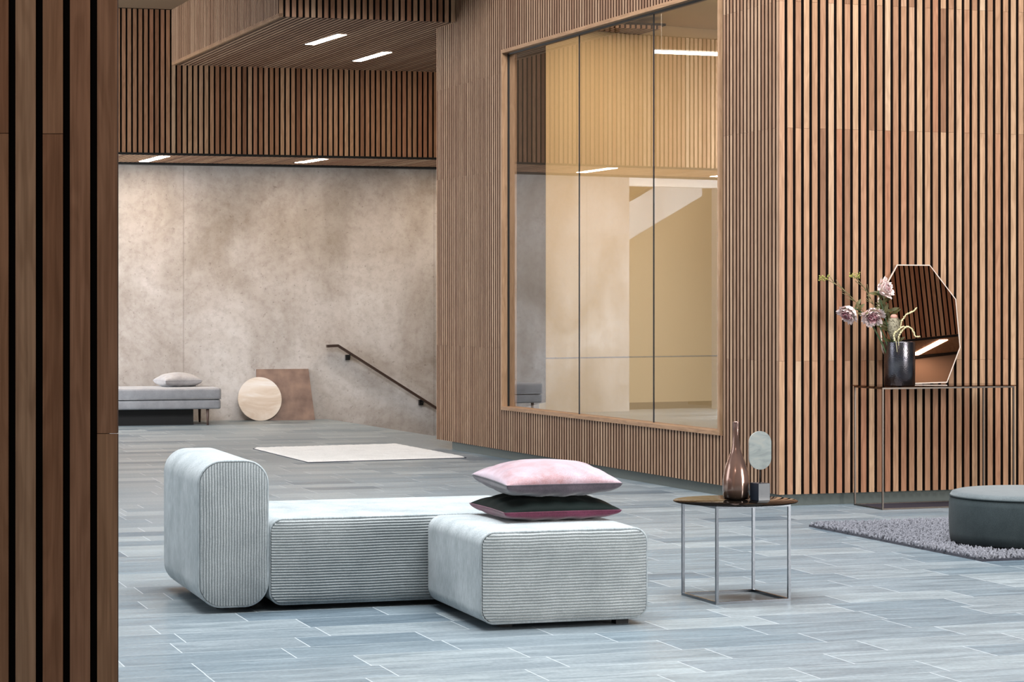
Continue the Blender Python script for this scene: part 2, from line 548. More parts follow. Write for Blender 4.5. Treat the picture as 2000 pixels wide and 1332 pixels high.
def struct(name, mb, mats, parent=None):
    return tag(mb.build(name, mats, parent), kind='structure')


# floor with the stairwell notch by the concrete wall
ST_A = W0 + U2 * 2.158
ST_B = ST_A - V * 3.4
ST_C = ST_B + U2 * 5.0
mb = MB()
WLft = W0 - U2 * 6.5
pts = [Vector((-11, -8, 0)), Vector((14, -8, 0)), Vector((14, 27, 0)), ST_C + U2 * 0.0 + Vector((0, 0.0, 0)), ST_B, ST_A, W0, WLft, Vector((-11, 26, 0))]
pts = [Vector((-11, -8, 0)), Vector((14, -8, 0)), Vector((14, 24.0, 0)), Vector((ST_C.x, ST_C.y, 0)), ST_B, ST_A, ST_A + Vector((0, 0.35, 0)), Vector((WLft.x, WLft.y + 0.35, 0)), Vector((WLft.x - 0.1, 26, 0)), Vector((-11, 26, 0))]
n = mb.add(pts)
mb.face(range(n, n + len(pts)))
n2 = mb.add([p - UP * 0.12 for p in pts])
for i in range(len(pts)):
    j = (i + 1) % len(pts)
    mb.face((n + i, n + j, n2 + j, n2 + i))
struct('floor', mb, M_floor)

mb = MB()                                            # flight of steps going down along the concrete wall
for i in range(9):
    mb.hexa(ST_A + U2 * (0.28 * i) - UP * (0.17 * (i + 1) + 0.25) - V * 3.4, U2 * 0.2801, V * 3.4, UP * 0.25)
struct('stairs', mb, M_floor)

mb = MB()
mb.hexa(W0 - U2 * 2.62 - UP * 2.0, U2 * 9.5, V * 0.3, UP * 5.2)
struct('wall_back', mb, M_concrete)

# the slatted fascia above the passage, its soffit, its lamps
slat_panel('wall_fascia', F0 - U2 * 7.0 + UP * SOF, U2, 12.4, UP, 1.42, -V, 0.0537, 0.0365, 0.016, seed=3, first=0.02)
slat_panel('ceiling_soffit', F0 - U2 * 7.0 + UP * (SOF - 0.0) + V * 0.02, U2, 12.4, V, 1.22, -UP, 0.05, 0.04, 0.02, seed=4)
mb = MB(); mb.hexa(F0 - U2 * 7 + UP * (SOF - 0.003) - V * 0.004, U2 * 12.4, V * 0.02, UP * 0.022)
struct('trim_1', mb, M_dark_trim)
mb = MB(); mb.hexa(W0 - U2 * 7 + UP * (SOF - 0.008) - V * 0.14, U2 * 12.4, V * 0.14, UP * 0.03)
struct('trim_2', mb, M_dark_trim)
mb = MB(); mb.hexa(F0 - U2 * 7 + UP * 4.10 - V * 0.04, U2 * 12.4, V * 0.06, UP * 0.03)
struct('trim_3', mb, M_dark_trim)

# hanging box
BL = F0 + UP * BULK
BF = Vector((-1.897, 18.76, BULK))
BW = (BF - BL).length
BD = (BF - BL).normalized()
slat_panel('wall_box_front', BF, U2, 1.475, UP, 0.54, BD, 0.0533, 0.034, 0.016, seed=5, first=0.0)
slat_panel('wall_box_side', BL, BD, BW - 0.03, UP, 0.54, -U2, 0.0475, 0.029, 0.03, seed=6, mats=[M_slat_calm, M_black])
slat_panel('ceiling_box', BL + UP * 0.0 + U2 * 0.03, U2, 3.3, BD, BW - 0.03, -UP, 0.0475, 0.030, 0.030, seed=8, mats=[M_slat_calm, M_black])
mb = MB(); mb.hexa(BL - U2 * 0.0 - UP * 0.004, BD * BW, U2 * 0.03, UP * 0.03)
struct('trim_4', mb, M_board)
mb = MB(); mb.hexa(Vector((-11, 17.3, 4.10)), Vector((14, 0, 0)), Vector((0, 8.5, 0)), UP * 0.15)
struct('ceiling', mb, M_ceiling)

# the window wall (slats, plinth, window)
DO = C0 + V * WL                                      # far end of that wall
ND = Vector((-0.933, -0.361, 0)).normalized()         # it faces left
HS = (WL - 5.135, 4.98)                               # window between these run lengths from C0 (see below)
WA0, WA1, WZ0, WZ1 = 5.92 - 5.14, 5.92 - 1.27, 0.385, 3.215
slat_panel('wall_window', C0 + UP * 0.07, V, WL, UP, 4.03, ND, 0.0475, 0.0300, 0.012, joints=(0.80, 2.2, 2.96), hole=(WA0, WA1, WZ0 - 0.07, WZ1 - 0.07), seed=11, first=0.006, mats=[M_slat_calm, M_black])
mb = MB(); mb.hexa(C0 - ND * 0.034 + V * 0.03, V * (5.91 - 0.03), -ND * 0.08, UP * 0.09)
struct('baseboard_window', mb, M_plinth)
# right-hand wall
NR = Vector((0.334, -0.9426, 0)).normalized()
slat_panel('wall_right', C0 + UP * 0.07, U, 6.0, UP, 4.03, NR, 0.0550, 0.0358, 0.016, joints=(0.80, 2.2, 2.96), seed=12, first=0.0)
mb = MB(); mb.hexa(C0 - NR * 0.037 + U * 0.05, U * 5.95, -NR * 0.08, UP * 0.09)
struct('baseboard_right', mb, M_plinth)

# pillar close to the camera on the left
PX, PY = -0.728, 4.25
slat_panel('wall_left_pillar', Vector((PX, PY, 0.0)), Vector((-1, 0, 0)), 0.95, UP, 3.4, Vector((0, -1, 0)), 0.0502, 0.0372, 0.012, seed=22, joint_map={0: (0.965,), 2: (1.518,), 4: (1.519,), 6: (0.9,), 9: (1.5,), 12: (1.1,)})
mb = MB(); mb.hexa(Vector((PX - 0.08, PY + 0.0325, 0)), Vector((-0.87, 0, 0)), Vector((0, 0.3, 0)), UP * 3.4)
struct('wall_left_core', mb, M_brown_wall)
# the window in it
w1 = tag(bpy.data.objects.new('window_1', None), kind='structure')
COL.objects.link(w1)
WO = C0 + V * WA0
wl, wh = WA1 - WA0, WZ1 - WZ0
mb = MB()
T = 0.028
fo, fd = 0.012, 0.125
mb.hexa(WO + UP * WZ0 + ND * fo, -ND * fd, V * wl, UP * T)
mb.hexa(WO + UP * (WZ1 - T) + ND * fo, -ND * fd, V * wl, UP * T)
mb.hexa(WO + UP * (WZ0 + T) + ND * fo, -ND * fd, UP * (wh - 2 * T), V * T)
mb.hexa(WO + UP * (WZ0 + T) + V * (wl - T) + ND * fo, -ND * fd, UP * (wh - 2 * T), V * T)
mb.build('window_frame', M_board, w1)
ends = [T, 5.92 - 4.03 - WA0, 5.92 - 2.733 - WA0, wl - T]
GT = 0.042
for i in range(3):
    mb = MB()
    mb.hexa(WO + V * (ends[i] + 0.004) + UP * (WZ0 + T) - ND * GT, V * (ends[i + 1] - ends[i] - 0.008), UP * (wh - 2 * T), -ND * 0.001)
    mb.build('pane', M_pane, w1)
mb = MB()
for e in ends[1:3]:
    mb.hexa(WO + V * (e - 0.005) + UP * (WZ0 + T) - ND * (GT + 0.006), V * 0.010, UP * (wh - 2 * T), -ND * -0.008)
mb.hexa(WO + V * (wl - T - 0.006) + UP * (WZ0 + T) - ND * (GT + 0.008), V * 0.006, UP * (wh - 2 * T), ND * 0.016)
mb.hexa(WO + V * T + UP * (WZ1 - T - 0.012) - ND * (GT + 0.008), V * (wl - 2 * T), UP * 0.012, ND * 0.016)
mb.build('gasket', M_dark_gasket, w1)

# the lit room behind the window
I0 = Vector((0.286, 19.5, 0))
ID = Vector((0.833, 0.553, 0)).normalized()
IN = Vector((ID.y, -ID.x, 0))
J0 = WO + V * wl - ND * (fd - fo)
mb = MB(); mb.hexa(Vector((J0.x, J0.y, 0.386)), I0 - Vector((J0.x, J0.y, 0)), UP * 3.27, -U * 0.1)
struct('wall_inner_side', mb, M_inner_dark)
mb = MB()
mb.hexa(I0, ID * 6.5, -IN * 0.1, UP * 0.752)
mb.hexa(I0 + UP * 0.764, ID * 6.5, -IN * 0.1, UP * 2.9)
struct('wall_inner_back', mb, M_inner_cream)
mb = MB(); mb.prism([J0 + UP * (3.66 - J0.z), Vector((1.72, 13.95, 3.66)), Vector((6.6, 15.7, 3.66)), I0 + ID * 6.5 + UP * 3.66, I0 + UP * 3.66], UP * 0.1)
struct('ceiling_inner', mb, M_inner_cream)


def lamp_thing(name, label, ends_px, z, width, mat, fr=M_dark_trim, group=None, drop=0.004):
    a = at_z(*ends_px[0], z); b = at_z(*ends_px[1], z)
    d = (b - a); L = d.length
    ang = math.atan2(d.y, d.x)
    t = thing(name, label, 'ceiling light', (a + b) / 2, ang, group)
    m1 = MB(); m1.box(-L / 2, L / 2, -width / 2, width / 2, -drop, -0.0004)
    m1.build('diffuser', mat, t)
    m2 = MB()
    e = 0.006
    m2.box(-L / 2 - 0.06, -L / 2, -width / 2 - e, width / 2 + e, -0.002, 0.03)
    m2.box(L / 2, L / 2 + e, -width / 2 - e, width / 2 + e, -0.002, 0.03)
    m2.box(-L / 2, L / 2, -width / 2 - e, -width / 2, -0.002, 0.03)
    m2.box(-L / 2, L / 2, width / 2, width / 2 + e, -0.002, 0.03)
    m2.build('frame', fr, t)
    return t


G = 'recessed strip lights in the slatted ceilings'
lamp_thing('strip_light', 'strip light under the hanging slatted box, the nearer one on the left', [(605, 86.5), (668, 67)], BULK, 0.085, M_lamp_box, group=G)
lamp_thing('strip_light', 'strip light under the hanging slatted box, the one closer to the window wall', [(697, 119), (757, 101.5)], BULK, 0.085, M_lamp_box, group=G)
lamp_thing('strip_light', 'strip light in the low soffit above the daybed, beside the slatted pillar', [(281, 315), (322, 304.5)], SOF, 0.10, M_lamp, group=G)
lamp_thing('strip_light', 'strip light in the low soffit above the leaning brown panel', [(585, 317.5), (632, 310)], SOF, 0.10, M_lamp, group=G)

# more of the same row of soffit lamps: two that the big window mirrors, one hidden round the corner whose light falls on the concrete
la_ = at_z(301.5, 309.7, SOF); lb_ = at_z(608.5, 313.7, SOF)
for p, lb in ((la_ - U2 * 1.88, 'strip light in the low soffit that the middle pane of the big window mirrors'),
              (la_ - U2 * 3.62, 'strip light in the low soffit, mirrored at the right edge of the big window'),
              (lb_ + U2 * 1.60, 'strip light in the low soffit round the corner of the slatted window wall')):
    t = thing('strip_light', lb, 'ceiling light', (p.x, p.y, SOF), math.atan2(V.y, V.x), G)
    m1 = MB(); m1.box(-0.45, 0.45, -0.05, 0.05, -0.004, -0.0004); m1.build('diffuser', M_lamp, t)

# a strip hanging in the lit room
t = thing('pendant_light', 'long thin glowing strip light inside the lit room, behind the upper window pane', 'ceiling light', at(1338, 106, 17.9), math.atan2(U.y, U.x))
m1 = MB(); m1.box(-0.26, 0.9, -0.02, 0.02, 0.0, 0.02); m1.build('diffuser', M_lamp_in, t)
m1 = MB(); m1.box(-0.26, 0.9, -0.02, 0.02, 0.021, 0.03)
zc = 3.66 - t.location.z
m1.box(-0.2, -0.199, -0.0005, 0.0005, 0.03, zc); m1.box(0.7, 0.701, -0.0005, 0.0005, 0.03, zc); m1.build('housing', M_white_paint, t)
area('inner_room_light', (1.9, 18.3, 3.55), (2.0, 18.8, 0.0), 2.6, 1.6, 74, (1.0, 0.82, 0.62))

# far left: white opening with a stair string behind it, seen in the glass
DL = W0 - U2 * 2.62
d1 = tag(bpy.data.objects.new('door_1', None), kind='structure'); COL.objects.link(d1)
mb = MB()
mb.hexa(DL - U2 * 1.2 + UP * 2.58, U2 * 1.2, V * 0.15, UP * 0.11)
mb.hexa(DL - U2 * 1.28, U2 * 0.09, V * 0.15, UP * 2.69)
mb.build('door_frame', M_white_paint, d1)
mb = MB(); mb.hexa(DL - U2 * 4.0 + V * 2.0, U2 * 5.0, V * 0.1, UP * 3.2)
struct('wall_beyond', mb, M_beige_paint)
mb = MB(); mb.prism([DL + V * 1.2 - U2 * 0.0 + UP * 1.7, DL + V * 1.2 + UP * 2.15, DL + V * 1.2 - U2 * 1.6 + UP * 3.0, DL + V * 1.2 - U2 * 1.6 + UP * 2.55], V * 0.2)
struct('trim_5', mb, M_white_paint)
mb = MB(); mb.hexa(Vector((-9.6, 2.0, 0)), Vector((0, 20, 0)), Vector((-0.2, 0, 0)), UP * 4.6)
struct('wall_left', mb, M_brown_wall)

# unseen roof and wall, added to keep sky light off the pillar
mb = MB(); mb.hexa(Vector((-3.0, -8.0, 4.10)), Vector((5.5, 0, 0)), Vector((0, 12.3, 0)), UP * 0.15)
struct('pillar_shade_roof', mb, M_ceiling)
mb = MB(); mb.hexa(Vector((-3.0, -8.0, 0)), Vector((-0.2, 0, 0)), Vector((0, 12.0, 0)), UP * 4.1)
struct('pillar_shade_wall', mb, M_brown_wall)
# right front: the twin of that fascia, seen in the leaning mirror
Q = Vector((11.6, 6.2, 0)); QA = Vector((0.63, 0.777, 0)); QN = Vector((-0.777, 0.63, 0))
slat_panel('wall_fascia_right', Q - QA * 4 + UP * 3.05, QA, 8.0, UP, 2.0, QN, 0.055, 0.038, 0.03, seed=33)
mb = MB(); mb.hexa(Q - QA * 4 + UP * 3.03, QA * 8, -QN * 1.15, UP * 0.02)
struct('ceiling_soffit_right', mb, M_slat)
mb = MB(); mb.hexa(Q - QA * 4 - QN * 1.15, QA * 8, -QN * 0.2, UP * 3.03)
struct('wall_front_right', mb, plain('grey_brown_paint', rgb(128, 116, 104), 0.8))


mb = MB(); mb.hexa(Q - QA * 4 + UP * 3.024 + QN * 0.004, QA * 8, -QN * 0.03, UP * 0.024); mb.hexa(Q - QA * 4 + UP * 3.006 - QN * 1.10, QA * 8, -QN * 0.05, UP * 0.024)
struct('trim_6', mb, M_dark_trim)
qa, qb = Q - QA * 0.06 - QN * 1.01, Q + QA * 0.30 - QN * 0.18
t = thing('strip_light', 'strip light that shows mirrored in the octagonal mirror, beside the vase', 'ceiling light', (*((qa + qb) / 2).xy, 3.03), math.atan2((qb - qa).y, (qb - qa).x), G)
m1 = MB(); m1.box(-0.46, 0.46, -0.05, 0.05, -0.006, -0.0004); m1.build('diffuser', M_lamp_box, t)


# ------------------------------------------------------------------ upholstered blocks
def rrect(w, h, r, n=8, inset=0.0):
    w, h, r = w - 2 * inset, h - 2 * inset, max(r - inset, 0.002)
    out = []
    for cx, cz, a0 in ((w / 2 - r, -h / 2 + r, -90), (w / 2 - r, h / 2 - r, 0), (-w / 2 + r, h / 2 - r, 90), (-w / 2 + r, -h / 2 + r, 180)):
        for k in range(n + 1):
            a = math.radians(a0 + 90 * k / n)
            out.append((cx + r * math.cos(a), cz + r * math.sin(a)))
    return out


def upholstered(parent, name, x0, W, D, z0, H, r, ribs, y0=0.0, crown=0.0, wrinkle=False):
    """block with a rounded outline drawn in x-z and run back along y; corded front with piping"""
    cx, cz = x0 + W / 2, z0 + H / 2
    mb = MB()
    re = 0.045
    rings = []
    steps = [(0.0, 0.004), (0.004, 0.0015), (0.012, 0.0)] + [(D * k / 10, 0.0) for k in range(1, 9)] + \
            [(D - re + re * math.sin(math.radians(a)), re * (1 - math.cos(math.radians(a)))) for a in (0, 22, 45, 68, 90)]
    for y, ins in steps:
        pr = rrect(W, H, r, 10, ins)
        k = math.sin(math.pi * min(max(y / D, 0), 1)) * crown
        rings.append(mb.add([(cx + px, y0 + y, cz + pz + (k * (pz / (H / 2)) if pz > 0 else 0)) for px, pz in pr]))
    n = len(rrect(W, H, r, 10))
    for a, b in zip(rings, rings[1:]):
        for k in range(n):
            mb.face((a + k, a + (k + 1) % n, b + (k + 1) % n, b + k), 0, None, True)
    mb.face([rings[0] + k for k in range(n)]); mb.face([rings[-1] + k for k in range(n)])
    body = mb.build(name, M_cord_side, parent)
    # piping
    mb = MB()
    mb.tube([(cx + px, y0 + 0.001, cz + pz) for px, pz in rrect(W, H, r, 10, 0.004)], 0.0052, 8, 0, True)
    mb.build('piping', M_cord_side, body)
    # corded front panel: real ribs
    e = 0.008
    w, h, rr = W - 2 * e, H - 2 * e, r - e
    rib, per = 0.0108, 8
    mb = MB()
    long_ = h if ribs == 'h' else w
    short = w if ribs == 'h' else h
    nr = max(8, round(long_ / rib)); rows = nr * per
    ncol = 18
    base = None
    rnd = random.Random(5)
    for i in range(rows + 1):
        q = -long_ / 2 + long_ * i / rows
        over = abs(q) - (long_ / 2 - rr)
        half = short / 2 - (rr - math.sqrt(max(rr * rr - over * over, 0.0)) if over > 0 else 0)
        ph = (i % per) / per
        prof = abs(math.sin(math.pi * ph)) ** 0.6
        pts = []
        for j in range(ncol + 1):
            s = -1 + 2 * j / ncol
            edge = 1 - max(abs(s) ** 6, abs(q / (long_ / 2)) ** 8)
            y = -(0.002 + 0.010 * edge + 0.0062 * prof)
            wob = 0.0006 * math.sin(j * 1.7 + i * 0.013) + 0.0006 * math.sin(j * 0.6 + 2)
            if wrinkle and s > 0.55 and q < -long_ * 0.28:
                y -= 0.006 * math.sin(s * 60) * (s - 0.55) * (-q / long_ - 0.28) * 14
            a_, b_ = (s * half, q + wob) if ribs == 'h' else (q + wob, s * half)
            pts.append((cx + a_, y0 + y, cz + b_))
        ring = mb.add(pts)
        if base is not None:
            for j in range(ncol):
                mb.face((base + j, base + j + 1, ring + j + 1, ring + j), 0, None, True)
        base = ring
    mb.build('corded_front', M_cord_rib, body)
    return body


SA = math.radians(17.5)
sofa = thing('sofa', 'long pale grey corduroy sofa with one tall rounded end block and low seat', 'sofa', (-1.224, 8.97, 0), SA)
upholstered(sofa, 'end_block', 0.0, 0.280, 0.88, 0.022, 0.575, 0.095, 'v')
upholstered(sofa, 'seat', 0.284, 1.20, 0.86, 0.022, 0.341, 0.055, 'h', 0.012, 0.004)
for (x, y) in ((0.10, 0.14), (0.19, 0.14), (0.10, 0.70), (0.19, 0.70), (0.40, 0.14), (0.40, 0.72), (1.36, 0.14), (1.36, 0.72)):
    mb = MB(); mb.box(x, x + 0.05, y, y + 0.05, 0, 0.026)
    mb.build('foot', M_black_plastic, sofa)

pouf = thing('pouf', 'low pale grey corduroy block in front of the sofa, carrying two velvet cushions', 'pouf', (-0.118, 8.51, 0), SA)
upholstered(pouf, 'seat', 0.0, 0.660, 0.76, 0.022, 0.343, 0.055, 'h', 0.0, 0.004, True)
for (x, y) in ((0.10, 0.08), (0.545, 0.03), (0.10, 0.62), (0.53, 0.62)):
    mb = MB(); mb.box(x, x + 0.05, y, y + 0.05, 0, 0.026)
    mb.build('foot', M_black_plastic, pouf)


# ------------------------------------------------------------------ cushions
def cushion(name, label, loc, rz, w, d, ht, hb, m_top, m_bot, m_pipe, flat=1.0, seed=1, group=None, tilt=(0, 0)):
    t = thing(name, label, 'cushion', loc, rz, group)
    t.rotation_euler = (tilt[0], tilt[1], rz)
    rnd = random.Random(seed)
    ph = [rnd.uniform(0, 6.28) for _ in range(8)]
    n = 40

    def xy(s, tt):
        x = w / 2 * s * (1 - 0.05 * (1 - tt * tt)); y = d / 2 * tt * (1 - 0.05 * (1 - s * s))
        return x, y

    def height(s, tt, H, sg):
        b = max((1 - s * s) * (1 - tt * tt), 0)
        h = H * (b ** (0.44 if sg > 0 else 0.25))
        def sm(x):
            x = min(max((abs(x) - 0.35) / 0.5, 0), 1)
            return x * x * (3 - 2 * x)
        wr = (1 - b) * b * 4
        h += wr * 0.0040 * (math.sin(15 * s + ph[0] + 4 * tt) * sm(tt) + math.sin(14 * tt + ph[1] + 4 * s) * sm(s) + 0.5 * math.sin(5 * s - 4 * tt + ph[2]))
        return max(h, 0)
    for sgn, H, mat, nm in ((1, ht, m_top, 'top_panel'), (-1, hb, m_bot, 'bottom_panel')):
        mb = MB()
        rows = []
        for i in range(n + 1):
            u = math.sin(math.pi / 2 * (-1 + 2 * i / n))
            row = []
            for j in range(n + 1):
                v = math.sin(math.pi / 2 * (-1 + 2 * j / n))
                x, y = xy(u, v)
                hh = height(u, v, H, sgn)
                if sgn < 0: hh = min(hh, hb * 0.86)
                row.append((x, y, hb * 0.86 + sgn * hh))
            rows.append(mb.add(row))
        for i in range(n):
            for j in range(n):
                mb.face((rows[i] + j, rows[i] + j + 1, rows[i + 1] + j + 1, rows[i + 1] + j), 0, None, True)
        mb.build(nm, mat, t)
    mb = MB()
    per = []
    m = 24
    for k in range(m): per.append(xy(-1 + 2 * k / m, -1))
    for k in range(m): per.append(xy(1, -1 + 2 * k / m))
    for k in range(m): per.append(xy(1 - 2 * k / m, 1))
    for k in range(m): per.append(xy(-1, 1 - 2 * k / m))
    mb.tube([(x, y, hb * 0.86) for x, y in per], 0.0022, 6, 0, True)
    mb.build('piping', m_pipe, t)
    return t


SU = Vector((math.cos(SA), math.sin(SA), 0)); SV = Vector((-math.sin(SA), math.cos(SA), 0))
CB = Vector((-0.026, 8.805, 0)) + SU * 0.235 + SV * 0.235
cushion('cushion', 'dark bottle green velvet cushion with a plum underside, lying on the grey pouf', (CB.x, CB.y, 0.3690), SA, 0.475, 0.475, 0.060, 0.046, M_bottle_green, M_plum, M_plum, seed=2, group='velvet cushions stacked on the pouf')
cushion('cushion', 'blush pink velvet cushion with a dark mauve underside, topmost of the stack of two', (CB.x + 0.006, CB.y + 0.012, 0.464), SA, 0.470, 0.470, 0.076, 0.063, M_pink, M_mauve, M_mauve, seed=5, group='velvet cushions stacked on the pouf', tilt=(math.radians(1.5), 0))

# ------------------------------------------------------------------ side table and what stands on it
TC = Vector((0.919, 9.474, 0)); TA = math.radians(20.5)
tb = thing('side_table', 'small round side table with dark glass top on an open steel cube frame', 'side table', TC, TA)
TS, TB, TH = 0.162, 0.0055, 0.3965
mb = MB()
for s in (-1, 1):
    mb.box(-TS - TB, TS + TB, s * TS - TB, s * TS + TB, 0.0, 2 * TB)
    mb.box(s * TS - TB, s * TS + TB, -TS + TB, TS - TB, 0.0, 2 * TB)
mb.build('base_frame', M_chrome, tb)
mb = MB()
for s in (-1, 1):
    mb.box(-TS - TB, TS + TB, s * TS - TB, s * TS + TB, TH - 2 * TB, TH)
    mb.box(s * TS - TB, s * TS + TB, -TS + TB, TS - TB, TH - 2 * TB, TH)
mb.build('top_frame', M_chrome, tb)
for sx in (-1, 1):
    for sy in (-1, 1):
        mb = MB(); mb.box(sx * TS - TB, sx * TS + TB, sy * TS - TB, sy * TS + TB, 2 * TB, TH - 2 * TB)
        mb.build('leg', M_chrome, tb)
mb = MB(); mb.lathe([(0.0, TH + 0.0002), (0.252, TH + 0.0002), (0.256, TH + 0.0015), (0.256, TH + 0.0042), (0.2545, TH + 0.0055), (0.0, TH + 0.0055)], 96)
mb.build('glass_top', M_black_glass, tb)
TT = TH + 0.0057

# bottle vase: profile read from the photo in pixels
bY = 9.52; k = bY / F
prof_px = [(20, 973), (23.5, 972), (25, 968), (26.2, 955), (26.3, 942), (25.3, 928), (22.8, 915), (18.5, 901), (13.5, 888), (9.6, 877), (7.6, 866), (6.4, 852), (5.9, 838), (6.0, 826), (6.6, 822.5), (6.3, 821), (5.2, 821.5), (4.6, 830), (4.6, 850)]
mb = MB(); mb.lathe([(r * k, (973 - y) * k) for r, y in prof_px], 56)


def bottle_mat():
    m, nt, b = newmat('lustred_smoke_glass')
    tc = N(nt, 'ShaderNodeTexCoord'); sep = N(nt, 'ShaderNodeSeparateXYZ'); nt.links.new(tc.outputs['Object'], sep.inputs[0])
    r = ramp(nt, [(0.0, rgb(52, 44, 38)), (0.05, rgb(110, 88, 76)), (0.12, rgb(150, 116, 102)), (0.5, rgb(128, 98, 88))])
    mu = N(nt, 'ShaderNodeMath', operation='MULTIPLY'); mu.inputs[1].default_value = 1.5
    nt.links.new(sep.outputs[2], mu.inputs[0]); nt.links.new(mu.outputs[0], r.inputs[0])
    nt.links.new(r.outputs[0], b.inputs['Base Color'])
    setin(b, Roughness=0.16, Metallic=0.55)
    b.inputs['Coat Weight'].default_value = 0.6
    b.inputs['Coat Roughness'].default_value = 0.05
    return m


o = mb.build('bottle_vase', bottle_mat())
o.location = at(1437.5, 0, bY); o.location.z = TT
tag(o, 'slim-necked copper brown glass bottle vase on the round side table', 'vase')

orn = thing('ornament', 'oval stone disc on a small black block, standing beside the bottle on the side table', 'ornament', (at(1483, 0, 9.50).x, 9.475, TT), math.radians(24))
mb = MB(); mb.box(-0.0275, 0.0275, -0.035, 0.035, 0.0, 0.0715)
ob = mb.build('base_block', plain('black_lacquer', rgb(44, 50, 60), 0.25, spec=0.5), orn)
bv = ob.modifiers.new('bevel', 'BEVEL'); bv.width = 0.0012; bv.segments = 2
mb = MB(); mb.tube([(0, 0, 0.07), (0, 0, 0.128)], 0.0025, 10)
mb.build('pin', M_black_metal, orn)


def stone_mat(name, ca, cb_, cc, scale, rot, rough=0.3):
    m, nt, b = newmat(name)
    tc = N(nt, 'ShaderNodeTexCoord'); mp = N(nt, 'ShaderNodeMapping')
    mp.inputs['Rotation'].default_value = rot; mp.inputs['Scale'].default_value = (1, 1, 3.2)
    nt.links.new(tc.outputs['Object'], mp.inputs['Vector'])
    no = N(nt, 'ShaderNodeTexNoise'); setin(no, Scale=scale, Detail=6.0, Roughness=0.6, Distortion=1.2)
    nt.links.new(mp.outputs[0], no.inputs['Vector'])
    r = ramp(nt, [(0.3, ca), (0.5, cb_), (0.72, cc)])
    nt.links.new(no.outputs['Fac'], r.inputs[0]); nt.links.new(r.outputs[0], b.inputs['Base Color'])
    setin(b, Roughness=rough)
    return m


mb = MB()
ov = []
R, hh = 0.0475, 0.079
for k2 in range(49):
    a = math.pi * k2 / 48; ov.append((R * math.cos(a), 0, 0.205 + (hh - R) + R * math.sin(a)))
for k2 in range(49):
    a = math.pi + math.pi * k2 / 48; ov.append((R * math.cos(a), 0, 0.205 - (hh - R) + R * math.sin(a)))
mb.prism([Vector((x, -0.005, z)) for x, y, z in ov], (0, 0.010, 0), 0, True)
od = mb.build('oval_disc', stone_mat('pale_onyx', rgb(140, 146, 144), rgb(160, 165, 162), rgb(178, 176, 166), 9, (0.2, 1.2, 0.0)), orn)
od.data.shade_flat() if hasattr(od.data, 'shade_flat') else None
od.rotation_euler = (0, 0, math.radians(-12))

# ------------------------------------------------------------------ console table, mirror, vase
CA = math.atan2(U.y, U.x)
ct = thing('console_table', 'slender metal console table with thin glass top against the slatted wall', 'console table', (2.183, 13.568, 0), CA)
CL, CD, CH, b_ = 0.885, 0.345, 0.720, 0.0047
mb = MB()
for y in (0, CD):
    mb.box(-b_, CL + b_, y - b_, y + b_, 0, 2 * b_)
for x in (0, CL):
    mb.box(x - b_, x + b_, b_, CD - b_, 0, 2 * b_)
mb.build('base_frame', M_steel_dark, ct)
mb = MB()
for y in (0, CD):
    mb.box(-b_, CL + b_, y - b_, y + b_, CH - 2 * b_, CH)
for x in (0, CL):
    mb.box(x - b_, x + b_, b_, CD - b_, CH - 2 * b_, CH)
mb.build('top_frame', M_steel_dark, ct)
for x in (0, CL):
    for y in (0, CD):
        mb = MB(); mb.box(x - b_, x + b_, y - b_, y + b_, 2 * b_, CH - 2 * b_); mb.build('leg', M_steel_dark, ct)
mb = MB(); mb.box(-0.02, CL + 0.015, -0.008, CD + 0.008, CH + 0.0002, CH + 0.006); mb.build('glass_top', M_bronze_glass, ct)
mb = MB(); mb.box(b_, CL - b_, b_, CD - b_, 0.001, 0.005); mb.build('base_plate', plain('dark_base_plate', rgb(50, 47, 54), 0.7, spec=0.1), ct)
CT = CH + 0.0062

# mirror outline in pixels, leaning on the wall
mY = 14.01
mir = thing('mirror', 'elongated octagonal tinted mirror leaning on the slatted wall behind the vase', 'mirror', (at(1800, 0, mY).x, mY, CT), CA)
oct_px = [(1764.5, 516), (1828.6, 516), (1876.5, 584), (1880, 680), (1850, 749), (1762, 751), (1727, 684), (1724, 584)]
kk = mY / F
pl = []
for px, py in oct_px:
    dx = (px - 1800) * kk / (U.x - U.y * 0.19); pl.append((dx, (751 - py) * kk))
TILT = math.radians(6.0)
mb = MB(); mb.prism([Vector((x, 0, z)) for x, z in pl], (0, 0.008, 0))
back = mb.build('backing', M_mirror_edge, mir); back.rotation_euler = (-TILT, 0, 0)
mb = MB()
cx_, cz_ = sum(p[0] for p in pl) / 8, sum(p[1] for p in pl) / 8
ins = [(cx_ + (x - cx_) * 0.975, cz_ + (z - cz_) * 0.982) for x, z in pl]
mb.prism([Vector((x, -0.0012, z)) for x, z in ins], (0, 0.001, 0))
gl = mb.build('mirror_glass', M_mirror, mir); gl.rotation_euler = (-TILT, 0, 0)


def hammered():
    m, nt, b = newmat('hammered_gunmetal')
    tc = N(nt, 'ShaderNodeTexCoord')
    vo = N(nt, 'ShaderNodeTexVoronoi'); setin(vo, Scale=150.0)
    nt.links.new(tc.outputs['Object'], vo.inputs['Vector'])
    no = N(nt, 'ShaderNodeTexNoise'); setin(no, Scale=16.0, Detail=4.0); nt.links.new(tc.outputs['Object'], no.inputs['Vector'])
    r = ramp(nt, [(0.35, rgb(92, 90, 98)), (0.65, rgb(116, 112, 114))])
    nt.links.new(no.outputs['Fac'], r.inputs[0]); nt.links.new(r.outputs[0], b.inputs['Base Color'])
    setin(b, Roughness=0.26, Metallic=1.0)
    bp = N(nt, 'ShaderNodeBump'); setin(bp, Strength=0.22, Distance=0.002)
    nt.links.new(vo.outputs['Distance'], bp.inputs['Height']); nt.links.new(bp.outputs[0], b.inputs['Normal'])
    return m


